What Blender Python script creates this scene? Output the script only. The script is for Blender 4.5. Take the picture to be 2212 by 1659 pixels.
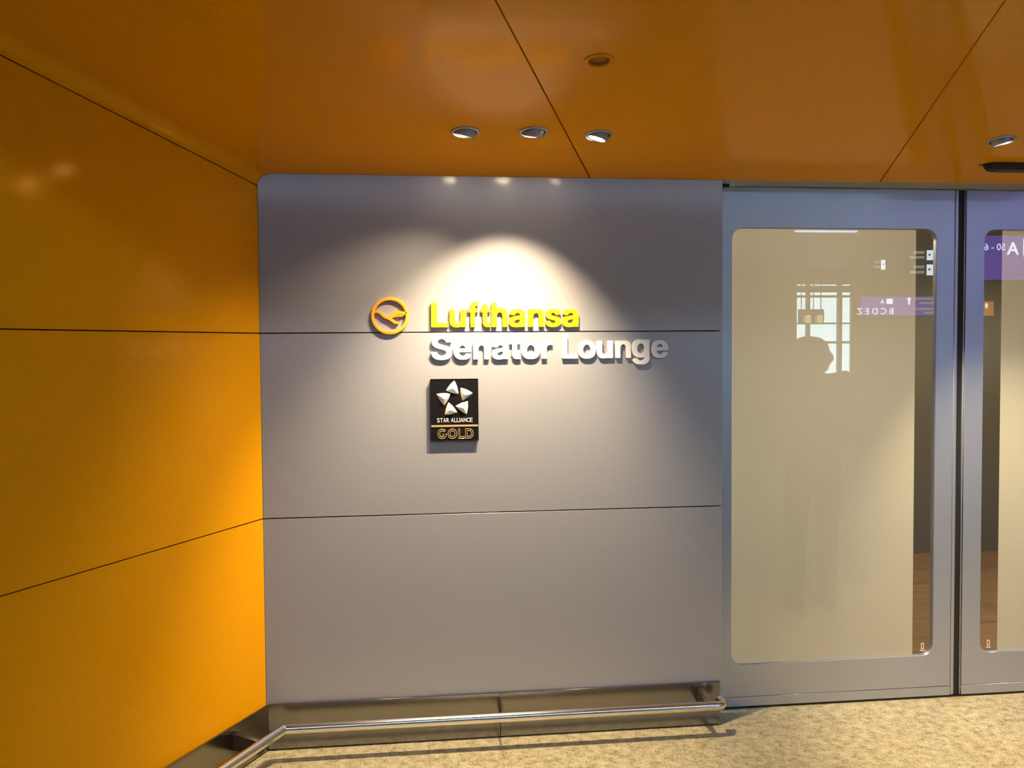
import bpy, bmesh, math, random
from mathutils import Vector, Matrix

random.seed(7)
for o in list(bpy.data.objects):
    bpy.data.objects.remove(o, do_unlink=True)
SC = bpy.context.scene
COL = SC.collection

# ------------------------------------------------------------------ camera
YAW, PITCH, ROLL = 0.122945, -0.039718, -0.007270
CAM = Vector((0.0, -3.7419, 1.55))
_f = Vector((math.sin(YAW) * math.cos(PITCH), math.cos(YAW) * math.cos(PITCH), math.sin(PITCH)))
_r = Vector((math.cos(YAW), -math.sin(YAW), 0))
_u = _r.cross(_f)
r2 = _r * math.cos(ROLL) + _u * math.sin(ROLL)
u2 = _u * math.cos(ROLL) - _r * math.sin(ROLL)
cd = bpy.data.cameras.new('camera')
cd.sensor_width = 36.0
cd.lens = 2080.0 / 2212.0 * 36.0
cd.clip_start, cd.clip_end = 0.05, 200
cam = bpy.data.objects.new('camera', cd)
COL.objects.link(cam)
M = Matrix((r2, u2, -_f)).transposed().to_4x4()
M.translation = CAM
cam.matrix_world = M
SC.camera = cam

# ------------------------------------------------------------------ world (overcast daylight outside the hall window)
W = bpy.data.worlds.new('overcast_daylight')
SC.world = W
W.use_nodes = True
bg = W.node_tree.nodes['Background']
bg.inputs[0].default_value = (0.66, 0.90, 1.0, 1)
bg.inputs[1].default_value = 12.0

SC.cycles.max_bounces = 5
SC.cycles.diffuse_bounces = 3
SC.cycles.glossy_bounces = 3
SC.cycles.transmission_bounces = 4
SC.cycles.transparent_max_bounces = 10
SC.cycles.sample_clamp_indirect = 6.0
SC.cycles.use_denoising = True
SC.cycles.use_light_tree = False
SC.cycles.use_adaptive_sampling = True
SC.cycles.adaptive_threshold = 0.05
SC.cycles.adaptive_min_samples = 16
W.cycles.sampling_method = 'NONE'

SC.view_settings.view_transform = 'Standard'
SC.view_settings.look = 'None'
SC.view_settings.exposure = 0.0
SC.view_settings.gamma = 1.0
SC.view_settings.use_curve_mapping = False

# lamp powers (used in the lamp builders below)
SPOT_W = {'left': 56.0, 'middle': 240.0, 'right': 45.0, 'door': 370.0}
HALL_LIGHT = 9.5          # radiance of the hall's ceiling luminaires
LOUNGE_W = 125.0
GLOBE_W = 30.0

# ------------------------------------------------------------------ materials
def mat(name, color, rough=0.5, metal=0.0, spec=0.5, emit=None, estr=0.0, coat=0.0, coat_r=0.1):
    m = bpy.data.materials.new(name)
    m.use_nodes = True
    b = m.node_tree.nodes['Principled BSDF']
    b.inputs['Base Color'].default_value = (*color, 1)
    b.inputs['Roughness'].default_value = rough
    b.inputs['Metallic'].default_value = metal
    b.inputs['Specular IOR Level'].default_value = spec
    b.inputs['Coat Weight'].default_value = coat
    b.inputs['Coat Roughness'].default_value = coat_r
    if emit:
        b.inputs['Emission Color'].default_value = (*emit, 1)
        b.inputs['Emission Strength'].default_value = estr
    return m

def nodes(m):
    return m.node_tree.nodes, m.node_tree.links, m.node_tree.nodes['Principled BSDF']

def speckle(m, c1, c2, scale, detail=4, lo=0.35, hi=0.65, stretch=(1, 1, 1)):
    n, l, b = nodes(m)
    tc = n.new('ShaderNodeTexCoord')
    mp = n.new('ShaderNodeMapping')
    mp.inputs['Scale'].default_value = stretch
    l.new(tc.outputs['Object'], mp.inputs[0])
    ns = n.new('ShaderNodeTexNoise')
    ns.inputs['Scale'].default_value = scale
    ns.inputs['Detail'].default_value = detail
    l.new(mp.outputs[0], ns.inputs['Vector'])
    cr = n.new('ShaderNodeValToRGB')
    cr.color_ramp.elements[0].position = lo
    cr.color_ramp.elements[0].color = (*c1, 1)
    cr.color_ramp.elements[1].position = hi
    cr.color_ramp.elements[1].color = (*c2, 1)
    l.new(ns.outputs[0], cr.inputs[0])
    l.new(cr.outputs[0], b.inputs['Base Color'])
    return m

YEL = mat('yellow_lacquer', (0.77, 0.333, 0.003), rough=0.125, spec=0.075, metal=0.03)
YEL.node_tree.nodes['Principled BSDF'].inputs['Specular Tint'].default_value = (1.0, 0.60, 0.16, 1)
speckle(YEL, (0.76, 0.327, 0.003), (0.78, 0.340, 0.003), 60)
YJOINT = mat('joint_orange_shadow_gap', (0.50, 0.16, 0.004), rough=0.7)
GREY = mat('silver_grey_metallic_lacquer', (0.40, 0.395, 0.41), rough=0.40, metal=0.45, coat=0.75, coat_r=0.11)
speckle(GREY, (0.395, 0.39, 0.405), (0.415, 0.41, 0.425), 220)
DOORG = mat('door_frame_silver_anodised', (0.46, 0.49, 0.56), rough=0.34, metal=0.75)
SOFF = mat('soffit_grey', (0.33, 0.33, 0.33), rough=0.5)
DARK = mat('black_rubber', (0.012, 0.011, 0.010), rough=0.5)
GAP = mat('dark_gap', (0.07, 0.07, 0.072), rough=0.8)
STEEL = mat('brushed_stainless', (0.27, 0.25, 0.22), rough=0.24, metal=1.0)
n, l, b = nodes(STEEL)
tc = n.new('ShaderNodeTexCoord'); mp = n.new('ShaderNodeMapping'); mp.inputs['Scale'].default_value = (2, 2, 220)
ns = n.new('ShaderNodeTexNoise'); ns.inputs['Scale'].default_value = 4; ns.inputs['Detail'].default_value = 3
mr = n.new('ShaderNodeMapRange'); mr.inputs[3].default_value = 0.16; mr.inputs[4].default_value = 0.26
l.new(tc.outputs['Object'], mp.inputs[0]); l.new(mp.outputs[0], ns.inputs['Vector'])
l.new(ns.outputs[0], mr.inputs[0]); l.new(mr.outputs[0], b.inputs['Roughness'])
CHROME = mat('polished_stainless', (0.75, 0.73, 0.69), rough=0.15, metal=1.0)
BRK = mat('bracket_dark_steel', (0.07, 0.05, 0.04), rough=0.5, metal=0.5)
LETY = mat('sign_yellow', (0.98, 0.62, 0.0), rough=0.45)
LETO = mat('emblem_amber', (0.86, 0.31, 0.010), rough=0.42)
LETW = mat('sign_white', (0.86, 0.85, 0.84), rough=0.45)
PLAQ = mat('black_plaque', (0.006, 0.005, 0.005), rough=0.35, spec=0.25)
SILV = mat('satin_silver', (0.82, 0.80, 0.76), rough=0.42, metal=0.35)
GOLDM = mat('gold_trim', (0.72, 0.52, 0.24), rough=0.35, metal=0.6)
SPEAKER = mat('speaker_grille_ochre', (0.30, 0.10, 0.006), rough=0.6)
TRIM = mat('lamp_trim_grey', (0.42, 0.45, 0.52), rough=0.38, metal=0.5)
BULB = mat('lamp_reflector_glow', (1, 0.9, 0.75), emit=(1.0, 0.84, 0.58), estr=30.0)
SENS = mat('sensor_black', (0.008, 0.007, 0.008), rough=0.35)
SENSL = mat('sensor_lens', (0.05, 0.035, 0.04), rough=0.15)

GRAN = mat('beige_granite', (0.5, 0.42, 0.28), rough=0.34, spec=0.45)
n, l, b = nodes(GRAN)
tc = n.new('ShaderNodeTexCoord'); geo = n.new('ShaderNodeNewGeometry')
n1 = n.new('ShaderNodeTexNoise'); n1.inputs['Scale'].default_value = 26; n1.inputs['Detail'].default_value = 6; n1.inputs['Roughness'].default_value = 0.7
n2 = n.new('ShaderNodeTexNoise'); n2.inputs['Scale'].default_value = 150; n2.inputs['Detail'].default_value = 3
l.new(geo.outputs['Position'], n1.inputs['Vector']); l.new(geo.outputs['Position'], n2.inputs['Vector'])
cr = n.new('ShaderNodeValToRGB')
cr.color_ramp.elements[0].position = 0.38; cr.color_ramp.elements[0].color = (0.155, 0.125, 0.062, 1)
cr.color_ramp.elements[1].position = 0.60; cr.color_ramp.elements[1].color = (0.54, 0.485, 0.295, 1)
e = cr.color_ramp.elements.new(0.49); e.color = (0.36, 0.312, 0.18, 1)
ad = n.new('ShaderNodeMath'); ad.operation = 'MULTIPLY_ADD'; ad.inputs[1].default_value = 0.45; 
sb = n.new('ShaderNodeMath'); sb.operation = 'MULTIPLY'; sb.inputs[1].default_value = 0.58
l.new(n1.outputs[0], sb.inputs[0]); l.new(n2.outputs[0], ad.inputs[0]); l.new(sb.outputs[0], ad.inputs[2])
l.new(ad.outputs[0], cr.inputs[0]); l.new(cr.outputs[0], b.inputs['Base Color'])
GROUT = mat('floor_joint', (0.33, 0.27, 0.17), rough=0.8)

def glass(name, tint=(1, 1, 1)):
    m = bpy.data.materials.new(name); m.use_nodes = True
    n, l = m.node_tree.nodes, m.node_tree.links
    n.clear()
    out = n.new('ShaderNodeOutputMaterial'); mx = n.new('ShaderNodeMixShader')
    tr = n.new('ShaderNodeBsdfTransparent'); tr.inputs[0].default_value = (*tint, 1)
    gl = n.new('ShaderNodeBsdfGlossy'); gl.inputs['Roughness'].default_value = 0.0
    fr = n.new('ShaderNodeFresnel')
    ge = n.new('ShaderNodeNewGeometry'); mi = n.new('ShaderNodeMapRange')    # same air-to-glass reflectance on both faces of the sheet
    mi.inputs[3].default_value = 1.52; mi.inputs[4].default_value = 1 / 1.52
    l.new(ge.outputs['Backfacing'], mi.inputs[0]); l.new(mi.outputs[0], fr.inputs[0])
    l.new(fr.outputs[0], mx.inputs[0]); l.new(tr.outputs[0], mx.inputs[1]); l.new(gl.outputs[0], mx.inputs[2])
    l.new(mx.outputs[0], out.inputs[0])
    return m
GLASS = glass('door_glass', (0.93, 0.94, 0.92))
WGLASS = glass('hall_window_glass', (0.97, 0.98, 0.98))
FILM = bpy.data.materials.new('frosted_film'); FILM.use_nodes = True
n, l = FILM.node_tree.nodes, FILM.node_tree.links
n.clear()
out = n.new('ShaderNodeOutputMaterial'); mx = n.new('ShaderNodeMixShader'); mx.inputs[0].default_value = 0.5
di = n.new('ShaderNodeBsdfDiffuse'); di.inputs[0].default_value = (0.74, 0.69, 0.58, 1)
tl = n.new('ShaderNodeBsdfTranslucent'); tl.inputs[0].default_value = (0.88, 0.83, 0.71, 1)
l.new(di.outputs[0], mx.inputs[1]); l.new(tl.outputs[0], mx.inputs[2]); l.new(mx.outputs[0], out.inputs[0])
ETCH = mat('etched_mark', (0.75, 0.73, 0.68), rough=0.5)

HALLW = mat('hall_wall_taupe', (0.20, 0.17, 0.14), rough=0.6)
HALLC = mat('hall_ceiling_dark', (0.20, 0.185, 0.17), rough=0.7)
LOUNGEW = mat('lounge_wall_dark', (0.11, 0.094, 0.07), rough=0.6)
LOUNGEC = mat('lounge_ceiling_beige', (0.62, 0.52, 0.38), rough=0.7)
LOUNGEF = mat('lounge_wood_floor', (0.42, 0.20, 0.06), rough=0.35)
speckle(LOUNGEF, (0.12, 0.065, 0.022), (0.22, 0.12, 0.042), 3.0, stretch=(1, 6, 1))
PURP = mat('sign_purple_backlit', (0.15, 0.08, 0.5), emit=(0.13, 0.065, 0.60), estr=5.0)
SWHITE = mat('sign_white_backlit', (0.9, 0.9, 0.9), emit=(0.78, 0.92, 1.0), estr=11.0)
SGREY = mat('sign_dim_text', (0.6, 0.6, 0.6), emit=(0.75, 0.80, 0.72), estr=2.6)
SBODY = mat('sign_body_dark', (0.03, 0.028, 0.027), rough=0.5)
SYEL = mat('sign_cream_backlit', (0.9, 0.85, 0.5), emit=(0.95, 0.85, 0.45), estr=5.0)
SORA = mat('advert_orange_backlit', (0.9, 0.4, 0.05), emit=(1.0, 0.34, 0.03), estr=4.0)
TUBE = mat('luminaire_cool_white', (0.9, 0.9, 0.9), emit=(0.55, 0.76, 1.15), estr=HALL_LIGHT)
CLOTH = mat('dark_coat', (0.025, 0.024, 0.026), rough=0.85)
TROUS = mat('dark_trousers', (0.03, 0.04, 0.07), rough=0.85)
SKIN = mat('skin', (0.45, 0.26, 0.18), rough=0.55)
HAIR = mat('dark_hair', (0.02, 0.014, 0.01), rough=0.6)
SHOE = mat('black_shoe', (0.012, 0.012, 0.012), rough=0.4)

for m_ in (BULB, SWHITE, SGREY, SYEL, SORA): m_.cycles.emission_sampling = 'NONE'

# ------------------------------------------------------------------ helpers
def tag(o, label=None, cat=None, group=None, kind=None):
    if label: o['label'] = label
    if cat: o['category'] = cat
    if group: o['group'] = group
    if kind: o['kind'] = kind
    return o

def empty(name, loc):
    o = bpy.data.objects.new(name, None)
    COL.objects.link(o)
    o.location = loc
    o.empty_display_size = 0.05
    return o

WORLDLOC = {}
def add(name, me, material, parent=None, smooth=None):
    """me holds world coordinates; the object's origin goes to its base centre."""
    vs = me.vertices
    mn = [min(v.co[i] for v in vs) for i in range(3)]
    mx_ = [max(v.co[i] for v in vs) for i in range(3)]
    org = Vector(((mn[0] + mx_[0]) / 2, (mn[1] + mx_[1]) / 2, mn[2]))
    me.transform(Matrix.Translation(-org))
    o = bpy.data.objects.new(name, me)
    COL.objects.link(o)
    if material is not None:
        me.materials.clear()
        me.materials.append(material)
    WORLDLOC[o] = org
    if parent is not None:
        o.parent = parent
        o.location = org - WORLDLOC.get(parent, Vector(parent.location))
    else:
        o.location = org
    if smooth is not None:
        for p in me.polygons: p.use_smooth = True
        me.set_sharp_from_angle(angle=math.radians(smooth))
    return o

def root(name, loc):
    o = empty(name, loc)
    WORLDLOC[o] = Vector(loc)
    return o

def from_bm(bm, name='m'):
    bmesh.ops.recalc_face_normals(bm, faces=bm.faces)
    me = bpy.data.meshes.new(name)
    bm.to_mesh(me); bm.free()
    return me

def box_mesh(p0, p1, bevel=0.0):
    bm = bmesh.new()
    bmesh.ops.create_cube(bm, size=1)
    p0, p1 = Vector(p0), Vector(p1)
    for v in bm.verts:
        v.co = Vector([p0[i] + (v.co[i] + 0.5) * (p1[i] - p0[i]) for i in range(3)])
    if bevel:
        bmesh.ops.bevel(bm, geom=bm.edges[:], offset=bevel, segments=2, affect='EDGES', profile=0.5)
    return from_bm(bm)

class Frame:
    def __init__(s, o, ux, uy):
        s.o, s.ux, s.uy = Vector(o), Vector(ux).normalized(), Vector(uy).normalized()
        s.n = s.ux.cross(s.uy)
    def p(s, u, v, w=0.0):
        return s.o + s.ux * u + s.uy * v + s.n * w
    def mtx(s, w=0.0):
        m = Matrix((s.ux, s.uy, s.n)).transposed().to_4x4()
        m.translation = s.o + s.n * w
        return m

def plate_mesh(loops, thick, fr, w0=0.0, bevel=0.0):
    """loops: first outer then holes, 2D points; the solid fills w0..w0+thick along the frame normal."""
    cu = bpy.data.curves.new('c', 'CURVE')
    cu.dimensions = '2D'; cu.fill_mode = 'BOTH'
    for pts in loops:
        sp = cu.splines.new('POLY')
        sp.points.add(len(pts) - 1)
        for q, (x, y) in zip(sp.points, pts): q.co = (x, y, 0, 1)
        sp.use_cyclic_u = True
    cu.extrude = thick / 2 - bevel
    if bevel:
        cu.bevel_depth = bevel; cu.bevel_resolution = 1; cu.offset = -bevel
    ob = bpy.data.objects.new('c', cu)
    me = bpy.data.meshes.new_from_object(ob)
    bpy.data.objects.remove(ob); bpy.data.curves.remove(cu)
    bm = bmesh.new(); bm.from_mesh(me)
    bmesh.ops.remove_doubles(bm, verts=bm.verts, dist=1e-6)
    bm.to_mesh(me); bm.free()
    me.transform(fr.mtx(w0 + thick / 2))
    return me

def tube_mesh(pts, r, seg=14, cap=True):
    bm = bmesh.new()
    rings = []
    pts = [Vector(p) for p in pts]
    prev = None
    for i, p in enumerate(pts):
        if i == 0: t = pts[1] - pts[0]
        elif i == len(pts) - 1: t = pts[-1] - pts[-2]
        else: t = (pts[i + 1] - pts[i]).normalized() + (pts[i] - pts[i - 1]).normalized()
        t.normalize()
        a = Vector((0, 0, 1)) if abs(t.z) < 0.9 else Vector((1, 0, 0))
        if prev is not None: a = prev
        x = (a - t * a.dot(t)).normalized(); prev = x
        y = t.cross(x)
        k = 1.0
        if 0 < i < len(pts) - 1:
            c = max(0.5, (pts[i + 1] - pts[i]).normalized().dot(t)); k = 1.0 / c if c < 0.98 else 1.0
        rr = r[i] if isinstance(r, (list, tuple)) else r
        rings.append([bm.verts.new(p + (x * math.cos(2 * math.pi * j / seg) + y * math.sin(2 * math.pi * j / seg)) * rr) for j in range(seg)])
    for a_, b_ in zip(rings, rings[1:]):
        for j in range(seg):
            bm.faces.new((a_[j], a_[(j + 1) % seg], b_[(j + 1) % seg], b_[j]))
    if cap:
        bm.faces.new(rings[0]); bm.faces.new(rings[-1])
    return from_bm(bm)

def lathe_mesh(profile, fr, seg=32, close=False):
    """profile: list of (radius, height along frame normal)."""
    bm = bmesh.new()
    rings = []
    for r, h in profile:
        if r < 1e-6:
            rings.append([bm.verts.new(fr.p(0, 0, h))])
        else:
            rings.append([bm.verts.new(fr.p(r * math.cos(2 * math.pi * j / seg), r * math.sin(2 * math.pi * j / seg), h)) for j in range(seg)])
    pairs = list(zip(rings, rings[1:]))
    if close: pairs.append((rings[-1], rings[0]))
    for a_, b_ in pairs:
        for j in range(seg):
            k = (j + 1) % seg
            if len(a_) == 1 and len(b_) == 1: continue
            if len(a_) == 1: bm.faces.new((a_[0], b_[k], b_[j]))
            elif len(b_) == 1: bm.faces.new((a_[j], a_[k], b_[0]))
            else: bm.faces.new((a_[j], a_[k], b_[k], b_[j]))
    return from_bm(bm)

def circle(cx, cy, r, n=40):
    return [(cx + r * math.cos(2 * math.pi * i / n), cy + r * math.sin(2 * math.pi * i / n)) for i in range(n)]

def rect(x0, y0, x1, y1):
    return [(x0, y0), (x1, y0), (x1, y1), (x0, y1)]

def rrect(x0, y0, x1, y1, r, n=8):
    pts = []
    for cx, cy, a0 in ((x1 - r, y0 + r, -90), (x1 - r, y1 - r, 0), (x0 + r, y1 - r, 90), (x0 + r, y0 + r, 180)):
        for i in range(n + 1):
            a = math.radians(a0 + 90 * i / n)
            pts.append((cx + r * math.cos(a), cy + r * math.sin(a)))
    return pts

def merge(meshes):
    bm = bmesh.new()
    for m in meshes: bm.from_mesh(m)
    me = bpy.data.meshes.new('m')
    bm.to_mesh(me); bm.free()
    return me

# ------------------------------------------------------------------ measured layout of the portal (metres)
XL, XR = -0.4985, 1.3157          # grey wall panel left / right
REC = 0.147                       # doors stand this far behind the panel face
ZTOP = 2.206                      # panel top = ceiling edge
Z1, Z2, ZB = 1.604, 0.8965, 0.180 # seams, top of plinth
TH = 0.46666                      # splay of the left wall
G = 0.1599                        # rise of the ceiling towards the hall
YEND = -2.3                       # portal mouth
XRW = 5.40                        # right side wall of the portal
ZH = 3.8                          # hall ceiling
BACK = Frame((0, 0, 0), (1, 0, 0), (0, 0, 1))                       # normal towards the camera (-Y)
LEFT = Frame((XL, 0, 0), (math.sin(TH), math.cos(TH), 0), (0, 0, 1))
CN = math.sqrt(1 + G * G)
CEIL = Frame((0, 0, ZTOP), (1, 0, 0), (0, -1, G))                   # normal points down
DOORF = Frame((0, REC, 0), (1, 0, 0), (0, 0, 1))

# ------------------------------------------------------------------ floor
fl = add('floor', box_mesh((-9, -24.5, -0.12), (17, 3.2, -0.012)), GROUT)
tag(fl, kind='structure')
TW, TD = 0.55, 1.10
tile = None
for i in range(-7, 8):
    for j in range(0, 9):
        x0 = 1.77 + (i - 2) * TW; y1 = 0.30 - j * TD
        if tile is None:
            tile = add('floor_tile', box_mesh((x0 + .0005, y1 - TD + .0006, -0.0125), (x0 + TW - .0005, y1 - .0006, 0.0)), GRAN, fl)
            t0 = (x0, y1)
        else:
            c = tile.copy(); COL.objects.link(c); c.parent = fl
            c.location = tile.location + Vector((x0 - t0[0], y1 - t0[1], 0))
# hall paving beyond the joints that can be told apart
xa, xb, ya = 1.77 - 9 * TW, 1.77 + 6 * TW, 0.30 - 9 * TD
add('paving', merge([box_mesh((-9, -24.5, -0.0125), (17, ya - .001, 0)),
                     box_mesh((-9, ya, -0.0125), (xa - .001, -2.0, 0)),
                     box_mesh((xb + .001, ya, -0.0125), (17, 0.3, 0))]), GRAN, fl)

# ------------------------------------------------------------------ grey wall
JOINTG = mat('joint_grey', (0.20, 0.19, 0.18), rough=0.7)
wb = add('wall_back', merge([box_mesh((XL - 0.25, 0.022, 0), (XR - 0.004, 0.10, ZTOP + 0.25)), box_mesh((XR - 0.004, 0.022, ZTOP + 0.031), (5.6, 0.10, ZTOP + 0.25))]), JOINTG)
tag(wb, kind='structure')
SG = 0.0020
def arc_tl(x0, z1, rx, rz, n=8):
    return [(x0 + rx - rx * math.sin(math.pi / 2 * i / n), z1 - rz + rz * math.cos(math.pi / 2 * i / n)) for i in range(n + 1)]
top = [(XL, Z1 + SG), (XR, Z1 + SG), (XR, ZTOP)] + arc_tl(XL, ZTOP, 0.058, 0.046)
add('wall_panel', plate_mesh([top], 0.022, BACK, -0.022, 0.0012), GREY, wb)
add('wall_panel', plate_mesh([rect(XL, Z2 + SG, XR, Z1 - SG)], 0.022, BACK, -0.022, 0.0012), GREY, wb)
add('wall_panel', plate_mesh([rect(XL, ZB - 0.05, XR, Z2 - SG)], 0.022, BACK, -0.022, 0.0012), GREY, wb)
add('wall_panel_edge', box_mesh((XR - 0.02, 0.0225, 0.0), (XR, 0.118, ZTOP)), GREY, wb)

# ------------------------------------------------------------------ left wall (splayed, yellow)
SL = (0 - YEND) / math.cos(TH)     # length of the splayed wall
def ztop_left(s): return (ZTOP - 0.044) + G * s * math.cos(TH)
wl = add('wall_left', plate_mesh([[(-SL, 0), (0.02, 0), (0.02, ZTOP + 0.20), (-SL, ztop_left(SL) + 0.24)]], 0.06, LEFT, -0.085), YJOINT)
tag(wl, kind='structure')
add('wall_panel', plate_mesh([[(-SL, Z1 + SG), (-0.0005, Z1 + SG), (-0.0005, ztop_left(0) - 0.0025), (-SL, ztop_left(SL) - 0.0025)]], 0.022, LEFT, -0.022, 0.0012), YEL, wl)
add('wall_panel', plate_mesh([rect(-SL, Z2 + SG, -0.0005, Z1 - SG)], 0.022, LEFT, -0.022, 0.0012), YEL, wl)
add('wall_panel', plate_mesh([rect(-SL, ZB - 0.05, -0.0005, Z2 - SG)], 0.022, LEFT, -0.022, 0.0012), YEL, wl)

# rounded cove between left wall and ceiling, swept along the sloping edge
bm = bmesh.new()
sec = [(0.058 - 0.058 * math.cos(math.pi / 2 * i / 10), -0.044 + 0.044 * math.sin(math.pi / 2 * i / 10)) for i in range(11)]
sec_in = [(x - 0.012, z + 0.012) for x, z in reversed(sec)]
prof = sec + sec_in
dx, dy, dz = math.tan(TH), 1.0, G
ends = []
for t in (0.0, -YEND):
    ends.append([bm.verts.new((XL + px - dx * t, -t, ZTOP + pz + dz * t)) for px, pz in prof])
N = len(prof)
for i in range(N):
    bm.faces.new((ends[0][i], ends[0][(i + 1) % N], ends[1][(i + 1) % N], ends[1][i]))
for E_ in ends: bm.faces.new(E_)
tag(add('trim_1', from_bm(bm), YEL, smooth=40), kind='structure')

# ------------------------------------------------------------------ ceiling panels with lamp cut-outs
LAMPS = {'left': (0.254, -0.445), 'middle': (0.486, -0.457), 'right': (0.715, -0.439), 'door': (2.197, -0.467)}
SPK = (0.597, -1.000)
cl = add('ceiling', plate_mesh([[(XL - 1.3, -0.1), (XRW + 0.05, -0.1), (XRW + 0.05, -YEND * CN), (XL - 1.3, -YEND * CN)]], 0.02, CEIL, -0.13), YJOINT)
tag(cl, kind='structure')
edges_x = [(XL + 0.058, 0.5045), (0.777, 0.391), (1.980, 0.288), (3.20, 0.19), (4.35, 0.09), (XRW, 0.0)]
JG = 0.0028
VE = -YEND * CN
for xj, sj in edges_x[1:-1]:
    add('joint_strip', plate_mesh([[(xj - 0.02, 0.0), (xj + 0.02, 0.0), (xj + 0.02 + sj * YEND, VE), (xj - 0.02 + sj * YEND, VE)]], 0.003, CEIL, -0.0225), YJOINT, cl)
for (xa_, sa), (xb_, sb_) in zip(edges_x, edges_x[1:]):
    ga = 0.0006 if xa_ < 0 else JG
    outer = [(xa_ + ga, 0.0), (xb_ - JG, 0.0), (xb_ - JG + sb_ * YEND, VE), (xa_ + ga + sa * YEND, VE)]
    holes = []
    for (lx, ly) in list(LAMPS.values()) + [SPK]:
        lo_, hi_ = xa_ + sa * ly, xb_ + sb_ * ly
        if lo_ < lx < hi_: holes.append(circle(lx, -ly * CN, 0.043))
    add('ceiling_panel', plate_mesh([outer] + holes, 0.018, CEIL, -0.018), YEL, cl)

# ------------------------------------------------------------------ soffit over the doors, right-hand wall, portal mouth
tag(add('trim_2', box_mesh((XR - 0.004, 0.001, ZTOP), (3.56, 0.30, ZTOP + 0.03)), SOFF), kind='structure')
wr = add('wall_right', merge([box_mesh((3.552, 0.0, 0), (XRW, 0.10, ZTOP)), box_mesh((XRW, YEND, 0), (XRW + 0.1, 0.1, 2.90))]), YEL)
tag(wr, kind='structure')
mouth_z = ZTOP - G * YEND
xm = XL + math.tan(TH) * YEND
wf = add('wall_front', merge([box_mesh((-9, YEND - 0.02, 0), (xm - 0.03, YEND + 0.08, ZH)),
                              box_mesh((XRW + 0.1, YEND - 0.02, 0), (17, YEND + 0.08, ZH)),
                              box_mesh((xm - 0.03, YEND - 0.02, mouth_z + 0.005), (XRW + 0.1, YEND + 0.08, ZH))]), HALLW)
tag(wf, kind='structure')

# ------------------------------------------------------------------ plinths
def plinth(name, fr, spans, z1):
    p = add(name, plate_mesh([rect(spans[0][0] + .004, 0.002, spans[-1][1] - .004, z1 - 0.004)], 0.004, fr, 0.0003), GAP)
    tag(p, kind='structure')
    for a, b_ in spans:
        add('plinth_sheet', plate_mesh([rect(a, 0.007, b_, z1)], 0.008, fr, 0.0045, 0.001), STEEL, p)
plinth('baseboard_back', BACK, [(XL + 0.0078, 0.404), (0.406, 1.303)], ZB)
plinth('baseboard_left', LEFT, [(-SL + 0.01, -1.1), (-1.098, -0.0078)], ZB)

# ------------------------------------------------------------------ bumper rail
RZ, RY, RR = 0.126, 0.125, 0.0185
rl = root('bumper_rail', (0.4, -RY, 0.0))
tag(rl, 'low polished steel bumper rail following the plinth around the corner', 'rail')
dirL = -LEFT.ux
c0 = LEFT.p(0, RZ, RY); 
# corner of the rail: where the line parallel to the left wall meets the one parallel to the back wall
tt = (-RY - c0.y) / dirL.y
cr_ = Vector((c0 + dirL * tt))
def fillet(pa, pc, pb, r, n=5):
    a = (pa - pc).normalized(); b_ = (pb - pc).normalized()
    p0, p1 = pc + a * r, pc + b_ * r
    return [(p0 * (1 - t) ** 2 + pc * 2 * t * (1 - t) + p1 * t ** 2) for t in [i / n for i in range(n + 1)]]
pL = cr_ + dirL * 2.1
pR = Vector((1.280, -RY, RZ)); pW = Vector((1.280, -0.080, RZ + 0.004))
path = [pL] + fillet(pL, cr_, pR, 0.010, 4) + fillet(cr_, pR, pW, 0.030, 6) + [pW]
add('rail_tube', tube_mesh(path, RR, 18), CHROME, rl, smooth=50)
for bx_ in (0.405, 1.214):          # upright steel fins from the plinth to the rail
    add('bracket', plate_mesh([[(0.0128, RZ - 0.030), (RY, RZ - 0.012), (RY, RZ + 0.008), (0.0128, RZ + 0.034)]], 0.009, Frame((bx_ + 0.0045, 0, 0), (0, -1, 0), (0, 0, 1)), 0), BRK, rl)
for s in (-0.215, -1.2):
    add('bracket', plate_mesh([[(0.0128, RZ - 0.034), (RY, RZ - 0.034), (RY, RZ + 0.010), (0.0128, RZ + 0.026)]], 0.030, Frame(LEFT.p(s, 0, 0), LEFT.n, (0, 0, 1)), -0.015), BRK, rl)

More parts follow.
